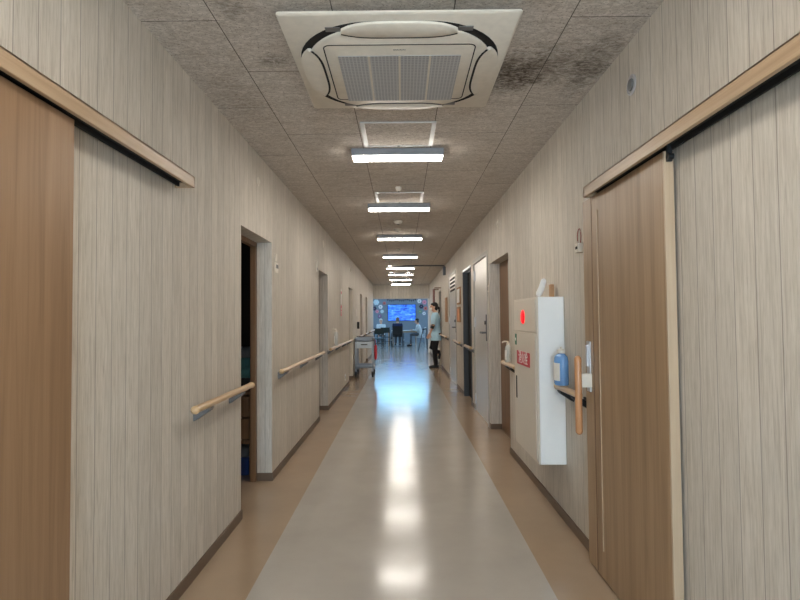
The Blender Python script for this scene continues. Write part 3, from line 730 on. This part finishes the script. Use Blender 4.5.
# ------------------------------------------------------------------ store room things in the first left doorway
sx0, sx1, sy0, sy1 = -1.72, -1.235, 4.52, 4.98
r = empty('storage_trolley', ((sx0+sx1)/2, (sy0+sy1)/2, 0), 'dark wooden drawer trolley inside the dark left doorway', 'trolley')
b = MB(); b.box(sx0, sx1, sy0, sy1, .27, .30); b.box(sx0, sx1, sy0, sy1, .67, .70); b.box(sx0, sx0+.02, sy0, sy1, 0, .70); b.box(sx1-.02, sx1, sy0, sy1, 0, .70); b.box(sx0, sx1, sy1-.02, sy1, 0, .70)
b.build('carcass', M['brown_door'], r, bevel=.002)
for z in (.31, .49):
    q = MB().box(sx0+.022, sx1-.022, sy0-.004, sy1-.03, z, z+.165).build('drawer', M['brown_door'], r, bevel=.003)
    MB().box(sx0+.2, sx1-.2, sy0-.016, sy0-.0045, z+.12, z+.135).build('drawer_pull', M['darksteel'], q)
b = MB(); b.loft([[Vector((x, y, z)) for x, y in rrect(a, c, .03, 5, (sx0+sx1)/2, 4.72)] for a, c, z in ((.20, .15, .002), (.21, .165, .14), (.215, .17, .15))])
tag(b.build('storage_bin', M['binblue'], loc=((sx0+sx1)/2, 4.72, 0), smooth=True), 'blue bin on the floor under the dark trolley', 'bin')
b = MB(); b.loft([[Vector((x, y, z)) for x, y in rrect(a, c, .03, 5, (sx0+sx1)/2, 4.72)] for a, c, z in ((.2, .15, .152), (.205, .155, .19), (.19, .14, .22), (.12, .1, .24))])
tag(b.build('grey_cloth', M['greycloth'], loc=((sx0+sx1)/2, 4.72, .152), smooth=True), 'crumpled grey cloth in the blue bin', 'cloth')
for i, (z, hgt, mm, lb) in enumerate(((.702, .10, 'black', 'black piece standing for the dark gap under the towels on the dark trolley'), (.803, .085, 'teal', 'lower teal folded towel on the dark trolley'), (.889, .08, 'teal', 'upper teal folded towel on the dark trolley'), (.97, .075, 'greycloth', 'grey folded towel topmost on the dark trolley'))):  # lowest black piece fills in the shaded gap below the towels
    b = MB(); y0_, y1_ = sy0+.02, sy1-.08; c = z+hgt/2
    pts = [(y0_+.02, z), (y1_, z), (y1_, z+hgt*.48), (y0_+.03, z+hgt*.48), (y0_+.03, z+hgt*.52), (y1_, z+hgt*.52), (y1_, z+hgt), (y0_+.02, z+hgt), (y0_, z+hgt*.8), (y0_-.004, c), (y0_, z+hgt*.2)]
    b.prism(pts, sx0+.03, sx1-.02, 'YZ'); tag(b.build('folded_towel', M[mm], loc=((sx0+sx1)/2, sy0, z), bevel=.004), lb, 'towel', 'folded linen on the dark trolley')
o = MB().box(-1.29, -1.245, 5.192, 5.199, 1.10, 1.22).build('light_switch', M['white'], loc=(-1.27, 5.2, 1.1), bevel=.002); tag(o, 'white switch on the back wall of the dark store room', 'switch')
MB().box(-1.28, -1.255, 5.189, 5.1915, 1.135, 1.185).build('switch_rocker', M['darksteel'], o)

# ------------------------------------------------------------------ people
def ring(c, a, bdep, f, n=20):
    """ellipse ring: a = half width across the shoulders, b = half depth along facing f"""
    f = Vector(f).normalized(); s = Vector((-f.y, f.x, 0)); c = Vector(c)
    return [c + s*a*math.cos(2*PI*j/n) + f*bdep*math.sin(2*PI*j/n) for j in range(n)]
def head(b, c, f, tilt=0):
    f = Vector(f).normalized(); s = Vector((-f.y, f.x, 0)); c = Vector(c); up = Vector((0, 0, 1))
    rot = Matrix((s, f, up)).transposed()
    b.ell(c + up*.03 - f*.008, (.074, .092, .085), 18, 12, rot)         # skull
    b.ell(c - up*.045 + f*.02, (.056, .066, .068), 18, 12, rot)         # jaw
    b.ell(c - up*.01 + f*.094, (.011, .018, .017), 10, 8, rot)          # nose
    b.ell(c + up*.015 + f*.088, (.008, .012, .026), 10, 8, rot)
    b.ell(c - up*.055 + f*.082, (.022, .008, .008), 10, 8, rot)         # lips
    for q in (-1, 1): b.ell(c - up*.005 + s*q*.076 - f*.005, (.010, .018, .030), 10, 8, rot)
def eyes(parent, c, f):
    f = Vector(f).normalized(); s = Vector((-f.y, f.x, 0)); c = Vector(c)
    for q in (-1, 1):
        b = MB(); b.ell(c + Vector((0, 0, .008)) + s*q*.031 + f*.080, (.011, .011, .009), 10, 8); b.build('eye', M['black'], parent, smooth=True)
def hand(b, wr, d, palm_n, curl=.5, side=1):
    """palm and five fingers; d runs along the hand, palm_n out of the palm"""
    wr = Vector(wr); d = Vector(d).normalized(); n = Vector(palm_n); n = (n - d*n.dot(d)).normalized(); s = d.cross(n)
    rot = Matrix((s, d, n)).transposed()
    b.ell(wr + d*.045, (.041, .056, .017), 14, 10, rot)
    for i, (o, ln) in enumerate(((-.030, .068), (-.010, .078), (.010, .073), (.029, .058))):
        p = wr + d*.082 + s*o; a = curl*.5; pts = [wr + d*.05 + s*o, p]; dd = d
        for j, fr in enumerate((.45, .32, .23)):
            a2 = a*(j+1); dd = d*math.cos(a2) + n*math.sin(a2); p = p + dd*ln*fr; pts.append(p)
        b.tube(pts, [.0095, .009, .0085, .008, .007], 8, True)
    t0 = wr + d*.02 - s*.028*side; t1 = t0 + (d*.6 - s*side*.75 + n*.25).normalized()*.035; t2 = t1 + (d*.85 - s*side*.3 + n*.4).normalized()*.03
    t3 = t2 + (d*.9 + n*.4).normalized()*.022
    b.tube([t0, t1, t2, t3], [.013, .011, .0095, .008], 8, True)
def limb(b, pts, rad): b.tube(pts, rad, 14, True)

def hair_cap(parent, c, f, mat, tail=False, name='hair'):
    f = Vector(f).normalized(); s = Vector((-f.y, f.x, 0)); c = Vector(c); up = Vector((0, 0, 1)); rot = Matrix((s, f, up)).transposed()
    b = MB(); b.ell(c + up*.042 - f*.022, (.083, .092, .086), 18, 12, rot); b.ell(c - up*.02 - f*.05, (.074, .052, .075), 16, 10, rot)
    b.ell(c + up*.075 + f*.045, (.062, .040, .03), 14, 8, rot)
    if tail: b.tube([c - f*.09 + up*.01, c - f*.128 - up*.02, c - f*.135 - up*.09, c - f*.118 - up*.16], [.026, .030, .024, .010], 12, True)
    return b.build(name, mat, parent, voxel=.008)
def shoe(b, an, f):
    an = Vector(an); f = Vector(f).normalized()
    return an, f

# standing person, leaning by the right wall, facing the left wall
def standing():
    X, Y = .862, 14.1; f = (-1, 0, 0)
    r = empty('person', (X, Y, 0), 'person in pale blue tunic and black trousers standing at the right wall', 'person')
    P = lambda fx, sy, z: (X - fx, Y + sy, z)      # fx forward, sy sideways
    hc = P(.035, 0, 1.552)
    sh = {q: P(.0, q*.165, 1.355) for q in (-1, 1)}; el = {-1: P(.075, -.205, 1.07), 1: P(.07, .205, 1.07)}
    wr = {-1: P(.155, -.16, .865), 1: P(.15, .15, .86)}
    hip = {q: P(-.02, q*.085, .86) for q in (-1, 1)}
    kn = {-1: P(.03, -.09, .47), 1: P(.095, .09, .50)}; an = {-1: P(.01, -.09, .085), 1: P(-.075, .09, .39)}
    b = MB(); head(b, hc, f)
    b.tube([P(.0, 0, 1.36), P(.02, 0, 1.50)], [.056, .050], 14, True)
    b.loft([ring(P(-.01, 0, z), a, d, f) for z, a, d in ((.82, .13, .09), (.88, .165, .11), (.98, .14, .095), (1.06, .125, .09), (1.2, .145, .105), (1.3, .165, .10), (1.37, .15, .075), (1.41, .07, .05))])
    for q in (-1, 1):
        limb(b, [sh[q], el[q], wr[q]], [.05, .037, .026])
        d = Vector(wr[q]) - Vector(el[q]); hand(b, wr[q], d + Vector((-.02, 0, 0)), (0, -q, 0), .7, q)
    for q in (-1, 1):
        limb(b, [hip[q], kn[q], an[q]], [.08, .054, .036])
    limb(b, [an[-1], P(.03, -.09, .045), P(.12, -.09, .035)], [.036, .036, .026]); limb(b, [an[1], P(-.085, .09, .36), P(-.085, .09, .28)], [.036, .036, .026])
    body = b.build('body', M['skin'], r, voxel=.008)
    # tunic
    b = MB(); b.loft([ring(P(fx, 0, z), a, d, f) for fx, z, a, d in ((-.012, .70, .205, .135), (-.012, .82, .197, .13), (-.01, .98, .168, .117), (-.01, 1.1, .160, .112), (-.008, 1.24, .176, .122), (-.005, 1.33, .185, .108), (.0, 1.385, .15, .082), (.005, 1.415, .078, .062))])
    for q in (-1, 1):
        e = Vector(sh[q]).lerp(Vector(el[q]), .72); limb(b, [sh[q], e], [.066, .058])
    b.build('tunic', M['tunic'], r, voxel=.009)
    b = MB(); limb(b, [hip[-1], kn[-1], (an[-1][0], an[-1][1], .10)], [.098, .070, .055]); limb(b, [hip[1], kn[1], P(-.06, .09, .405)], [.098, .072, .055])
    b.loft([ring(P(-.02, 0, z), a, d, f) for z, a, d in ((.76, .165, .11), (.86, .178, .122), (.96, .15, .105))])
    b.build('trousers', M['trousers'], r, voxel=.009)
    for q in (-1, 1):
        b = MB()
        if q < 0:
            limb(b, [P(-.03, -.09, .05), P(.06, -.09, .045), P(.15, -.09, .036)], [.045, .043, .034]); b.box(X-.19, X+.075, Y-.13, Y-.05, .002, .022)
        else:
            limb(b, [P(-.083, .09, .41), P(-.098, .09, .33), P(-.09, .09, .245)], [.042, .040, .033])
        b.build('shoe', M['black'], r, voxel=.008)
        b = MB(); e0 = Vector(el[q]).lerp(Vector(sh[q]), .12); e1 = Vector(el[q]).lerp(Vector(wr[q]), .28); b.tube([e0, el[q], e1], [.043, .043, .037], 14); b.build('elbow_band', M['black'], r, smooth=True)
    hair_cap(r, hc, f, M['hair'], True)
    eyes(r, hc, f)
    b = MB(); hcv = Vector(hc); b.ell(hcv + Vector((-.066, 0, -.048)), (.036, .054, .042), 16, 10); b.build('face_mask', M['paper'], r, smooth=True)['label'] = 'white face mask'
    return r
standing()

def seated(X, Y, f, zs, label, top, bottom, hairmat, lean=.04, name='person', armz=.70, fz=0):
    f = Vector(f).normalized(); s = Vector((-f.y, f.x, 0)); o = Vector((X, Y, 0))
    r = empty(name, (X, Y, 0), label, 'person')
    P = lambda fx, sy, z: tuple(o + f*fx + s*sy + Vector((0, 0, z)))
    hc = P(.07+lean, 0, zs+.70)
    sh = {q: P(lean, q*.165, zs+.49) for q in (-1, 1)}; el = {q: P(.11+lean, q*.165, zs+.28) for q in (-1, 1)}; wr = {q: P(.33, q*.13, armz) for q in (-1, 1)}
    hip = {q: P(-.02, q*.085, zs+.12) for q in (-1, 1)}; kn = {q: P(.40, q*.10, zs+.085) for q in (-1, 1)}; an = {q: P(.40, q*.10, .10+fz) for q in (-1, 1)}
    b = MB(); head(b, hc, f); b.tube([P(lean, 0, zs+.50), P(.03+lean, 0, zs+.64)], [.056, .05], 14, True)
    b.loft([ring(P(fx, 0, zs+z), a, d, f) for fx, z, a, d in ((-.02, .02, .15, .11), (-.02, .1, .17, .12), (0, .22, .14, .1), (lean*.6, .35, .15, .105), (lean, .47, .165, .095), (lean, .52, .12, .07), (lean, .545, .06, .05))])
    for q in (-1, 1):
        limb(b, [sh[q], el[q], wr[q]], [.05, .038, .027]); hand(b, wr[q], Vector(wr[q])-Vector(el[q]) + f*.1, (0, 0, -1), .6, q)
        limb(b, [hip[q], kn[q], an[q]], [.08, .055, .038]); limb(b, [an[q], P(.44, q*.10, .05+fz), P(.53, q*.10, .04+fz)], [.036, .034, .026])
    b.build('body', M['skin'], r, voxel=.01)
    b = MB(); b.loft([ring(P(fx, 0, zs+z), a, d, f) for fx, z, a, d in ((-.02, .025, .19, .135), (-.02, .1, .195, .14), (0, .22, .17, .125), (lean*.6, .35, .178, .13), (lean, .47, .185, .115), (lean, .525, .14, .085), (lean, .555, .075, .062))])
    for q in (-1, 1): limb(b, [sh[q], el[q], Vector(el[q]).lerp(Vector(wr[q]), .75)], [.066, .053, .042])
    b.build('shirt', top, r, voxel=.01)
    b = MB()
    for q in (-1, 1): limb(b, [hip[q], kn[q], P(.40, q*.10, .14+fz)], [.096, .07, .055])
    b.build('trousers', bottom, r, voxel=.01)
    for q in (-1, 1):
        b = MB(); limb(b, [P(.38, q*.10, .055+fz), P(.46, q*.10, .05+fz), P(.55, q*.10, .042+fz)], [.043, .042, .034]); b.build('shoe', M['black'], r, voxel=.01)
    hair_cap(r, hc, f, hairmat); eyes(r, hc, f)
    return r

# ------------------------------------------------------------------ dayroom
r = empty('television', (0, DY1-.05, 1.13), 'large wall television showing a blue picture', 'television')
MB().box(-.735, .735, DY1-.055, DY1-.008, 1.12, 1.98).build('television_case', M['black'], r, bevel=.006)
MB().box(-.715, .715, DY1-.058, DY1-.0555, 1.142, 1.96).build('screen', M['tv'], r)
MB().box(-.2, .2, DY1-.008, DY1-.001, 1.3, 1.8).build('wall_mount', M['darksteel'], r)
def table(x, y, w, d, label, mat, z=.70):
    r = empty('dining_table', (x, y, 0), label, 'table')
    MB().box(x-w/2, x+w/2, y-d/2, y+d/2, z-.03, z).build('tabletop', mat, r, bevel=.006)
    for sx in (-1, 1):
        for sy in (-1, 1):
            px, py = x+sx*(w/2-.06), y+sy*(d/2-.06); MB().box(px-.025, px+.025, py-.025, py+.025, 0, z-.031).build('leg', M['woodleg'], r, bevel=.004)
    MB().box(x-w/2+.09, x+w/2-.09, y-d/2+.045, y+d/2-.045, z-.09, z-.031).build('apron', M['woodleg'], r)
    return r
table(.12, 25.55, 1.2, .9, 'white topped table in front of the person in the wheelchair', M['tabletop'])
table(-1.05, 26.0, 1.0, .9, 'dark topped table at the left of the dayroom', M['greenseat'])
def chair(x, y, rz, label, seat, frame, z=.43):
    r = empty('dining_chair', (0, 0, 0), label, 'chair', 'dayroom dining chairs')
    MB().box(-.21, .21, -.20, .21, z-.035, z).build('seat', seat, r, bevel=.012)
    b = MB(); n = 6; ar = [(-.20+.4*i/n, -.215-.02*math.sin(PI*i/n)) for i in range(n+1)]
    b.prism(ar + [(a, q+.022) for a, q in reversed(ar)], z+.18, z+.42, 'XY'); b.build('backrest', seat, r, bevel=.004)
    for sx in (-1, 1):
        b = MB(); b.tube([(sx*.19, .18, 0), (sx*.19, .18, z-.036)], .014, 10); b.build('leg', frame, r, smooth=True)
        b = MB(); b.tube([(sx*.195, -.23, 0), (sx*.195, -.19, z-.02), (sx*.195, -.2, z+.17), (sx*.195, -.235, z+.42)], .014, 10, True); b.build('leg', frame, r, smooth=True)
    b = MB(); b.tube([(-.19, .18, .2), (.19, .18, .2)], .009, 8); b.tube([(-.193, -.2, .22), (.193, -.2, .22)], .009, 8); b.build('stretcher', frame, r, smooth=True)
    r.location = (x, y, 0); r.rotation_euler = (0, 0, rz); return r
c0 = chair(.83, 24.75, PI/2, 'white framed chair under the person in white at the right', M['whitecloth'], M['alu'])
chair(-1.0, 23.3, .2, 'dark green chair at the left, back towards the corridor', M['greenseat'], M['black'])
chair(-.72, 25.15, -.15, 'dark green chair tucked at the dark topped table', M['greenseat'], M['black'])
chair(-1.02, 26.95, PI, 'dark green chair behind the dark topped table under the person with white hair', M['greenseat'], M['black'])
seated(.80, 24.75, (-1, .05, 0), .43, 'person in white shirt with dark hair seated at the right of the table', M['whitecloth'], M['greycloth'], M['hair'], .06, armz=.735)
seated(-1.02, 26.95, (0, -1, 0), .43, 'person in white with white hair seated behind the dark topped table', M['whitecloth'], M['greycloth'], M['whitehair'], .02, armz=.66)
# wheelchair seen from behind
wx, wy = -.19, 24.3
r = empty('wheelchair', (wx, wy, 0), 'black wheelchair seen from behind at the white table', 'wheelchair')
MB().box(wx-.215, wx+.215, wy-.2, wy+.24, .45, .485).build('seat', M['black'], r, bevel=.01)
b = MB(); ar = [(wx-.21+.42*i/8, wy-.235-.025*math.sin(PI*i/8)) for i in range(9)]; b.prism(ar + [(x, y+.02) for x, y in reversed(ar)], .50, .92, 'XY'); b.build('backrest', M['black'], r)
for q in (-1, 1):
    x = wx+q*.27
    b = MB(); pts = [(x, wy-.05+.30*math.cos(a), .31+.30*math.sin(a)) for a in [2*PI*i/28 for i in range(28)]]
    rr = []
    for i, p in enumerate(pts):
        a = 2*PI*i/28; rad = Vector((0, math.cos(a), math.sin(a))); rr.append([Vector(p) + rad*.016*math.cos(2*PI*j/8) + Vector((1, 0, 0))*.014*math.sin(2*PI*j/8) for j in range(8)])
    b.loft(rr, closed=True); w = b.build('wheel', M['black'], r, smooth=True)
    b = MB()
    for i in range(10):
        a = 2*PI*i/10; b.tube([(x, wy-.05, .31), (x, wy-.05+.29*math.cos(a), .31+.29*math.sin(a))], .003, 6)
    b.lathe((x, wy-.05, .31), [(.001, -.03), (.03, -.03), (.03, .03), (.001, .03)], 12, 'X'); b.build('spokes', M['alu'], w)
    b = MB(); xx = wx+q*.225; b.tube([(xx, wy-.33, .93), (xx, wy-.24, .92), (xx, wy-.22, .48), (xx, wy+.28, .47), (xx, wy+.40, .02)], .012, 10); b.tube([(xx, wy-.22, .70), (xx, wy+.15, .70), (xx, wy+.16, .48)], .012, 8)
    b.build('side_frame', M['darksteel'], r, smooth=True)
    b = MB(); b.tube([(xx, wy-.40, .93), (xx, wy-.31, .93)], .018, 10, True); b.build('push_grip', M['black'], r, smooth=True)
    b = MB(); b.box(xx-q*.19 if q > 0 else xx, xx if q > 0 else xx+.19, wy+.36, wy+.58, .02, .033); b.build('footrest', M['black'], r, bevel=.003)
    b = MB(); b.lathe((xx, wy+.3, .075), [(.001, -.015), (.07, -.015), (.075, 0), (.07, .015), (.001, .015)], 16, 'X'); b.tube([(xx-q*.02, wy+.3, .075), (xx-q*.02, wy+.28, .45)], .008, 8); b.build('front_caster', M['black'], r, smooth=True)
seated(wx, wy+.02, (0, 1, 0), .49, 'person in navy top with grey hair in the wheelchair, back turned', M['navy'], M['greycloth'], M['greyhair'], .02, armz=.735, fz=.045)
# walking frame on the right of the mouth
fx, fy = .93, 21.5
r = empty('walking_frame', (fx, fy, 0), 'dark grey folding walking frame at the right of the dayroom mouth', 'walking frame')
for q in (-1, 1):
    b = MB(); y = fy+q*.24; b.tube([(fx-.30, y, .006), (fx-.10, y, .82), (fx+.02, y, .84), (fx+.06, y, .006)], .013, 10); b.build('side_frame', M['darksteel'], r, smooth=True)
    b = MB(); b.tube([(fx-.11, y, .825), (fx+.02, y, .846)], .019, 10, True); b.build('hand_grip', M['black'], r, smooth=True)
b = MB(); b.tube([(fx-.18, fy-.24, .5), (fx-.18, fy+.24, .5)], .011, 8); b.tube([(fx-.21, fy-.24, .36), (fx-.21, fy+.24, .36)], .011, 8); b.build('cross_bar', M['darksteel'], r, smooth=True)
for i, (x, y, zr) in enumerate(((-.12, 25.4, .2), (.18, 25.6, -.3), (.42, 25.45, .1))):
    o = MB().box(-.11, .11, -.15, .15, 0, .0015).build('paper_sheet', M['paper']); o.location = (x, y, .7008); o.rotation_euler = (0, 0, zr)
    tag(o, ['left', 'middle', 'right'][i] + ' white paper sheet lying on the white topped table', 'paper', 'paper sheets on the table')
# paper flowers and garland round the television
cols = [((206, 224, 232), 'pale blue'), ((60, 62, 78), 'dark'), ((222, 150, 168), 'pink'), ((230, 226, 232), 'white'), ((150, 110, 150), 'mauve'), ((214, 120, 110), 'coral'), ((120, 160, 130), 'green')]
fm = [plain(n + ' craft paper', c, .85) for c, n in cols]
spots = [(-1.32, 2.10, .16, 0), (-1.10, 1.86, .12, 3), (-1.42, 1.78, .12, 1), (-1.28, 1.62, .10, 2), (-1.02, 1.62, .10, 0), (-.90, 2.05, .09, 5), (-1.15, 1.38, .11, 4),
         (.92, 2.14, .12, 3), (1.18, 2.08, .13, 2), (1.02, 1.86, .12, 1), (1.24, 1.76, .11, 5), (.95, 1.60, .11, 6), (1.16, 1.50, .10, 3)]
for i, (x, z, rad, c) in enumerate(spots):
    r = empty('paper_flower', (x, DY1, z), '%s paper flower %s of the television, %s' % (cols[c][1], 'left' if x < 0 else 'right', 'high up' if z > 2 else ('beside its middle' if z > 1.7 else 'near its lower half')), 'paper flower', 'paper flowers on the dayroom wall')
    b = MB()
    for k in range(6):
        a = 2*PI*k/6; b.ell((x+rad*.55*math.cos(a), DY1-.016, z+rad*.55*math.sin(a)), (rad*.42, .012, rad*.42), 10, 6)
    b.build('petals_mount', fm[c], r, smooth=True)
    b = MB(); b.ell((x, DY1-.03, z), (rad*.26, .012, rad*.26), 10, 6); b.build('flower_centre', fm[(c+3) % 7], r, smooth=True)
b = MB()
for i in range(15):
    x = -.72+1.44*i/14; zz = 2.26-.05*math.sin(PI*((i % 5)/4)); b.prism([(x-.045, zz), (x+.045, zz), (x, zz-.11)], DY1-.012, DY1-.004, 'XZ')
b.tube([(-.78, DY1-.008, 2.265), (.78, DY1-.008, 2.265)], .006, 6)
tag(b.build('paper_bunting_hanging', fm[1], loc=(0, DY1, 2.1)), 'dark paper bunting strung above the television', 'bunting')
# pale post trim at the right of the corridor mouth
struct(MB().box(XR-.055, XR-.001, YE-.02, YE+.12, 0, 1.984).build('trim_%d' % n_trim, M['white'], bevel=.003), 'white post at the right of the dayroom opening', 'door frame'); n_trim += 1

# ------------------------------------------------------------------ daylight
W = bpy.data.worlds.new('overcast sky'); S.world = W; W.use_nodes = True
nt = W.node_tree; bg = nt.nodes['Background']
tc = nt.nodes.new('ShaderNodeTexCoord'); sp_ = nt.nodes.new('ShaderNodeSeparateXYZ'); nt.links.new(tc.outputs['Generated'], sp_.inputs[0])
rp = nt.nodes.new('ShaderNodeValToRGB'); nt.links.new(sp_.outputs['Z'], rp.inputs[0])
e = rp.color_ramp.elements; e[0].position = 0; e[0].color = (.76, .89, 1, 1); e[1].position = .6; e[1].color = (.52, .78, 1, 1)
nt.links.new(rp.outputs[0], bg.inputs[0]); bg.inputs[1].default_value = 17.0

# ------------------------------------------------------------------ camera
cam = bpy.data.cameras.new('camera'); co = bpy.data.objects.new('camera', cam); C.objects.link(co); S.camera = co
cam.sensor_width = 36; cam.lens = 550/800*36; cam.clip_start = .05; cam.clip_end = 200
y_, p_, r_ = math.radians(-.17), math.radians(1.84), math.radians(-.5)
fw = Vector((math.sin(y_)*math.cos(p_), math.cos(y_)*math.cos(p_), math.sin(p_)))
rt = Vector((math.cos(y_), -math.sin(y_), 0)); up = rt.cross(fw)
r2 = rt*math.cos(r_) + up*math.sin(r_); u2 = up*math.cos(r_) - rt*math.sin(r_)
mat = Matrix((r2, u2, -fw)).transposed().to_4x4(); mat.translation = Vector((0, 0, 1.29)); co.matrix_world = mat

vs = S.view_settings
S.display_settings.display_device = 'sRGB'
vs.view_transform = 'Standard'; vs.look = 'None'; vs.exposure = .12; vs.gamma = 1; vs.use_curve_mapping = False
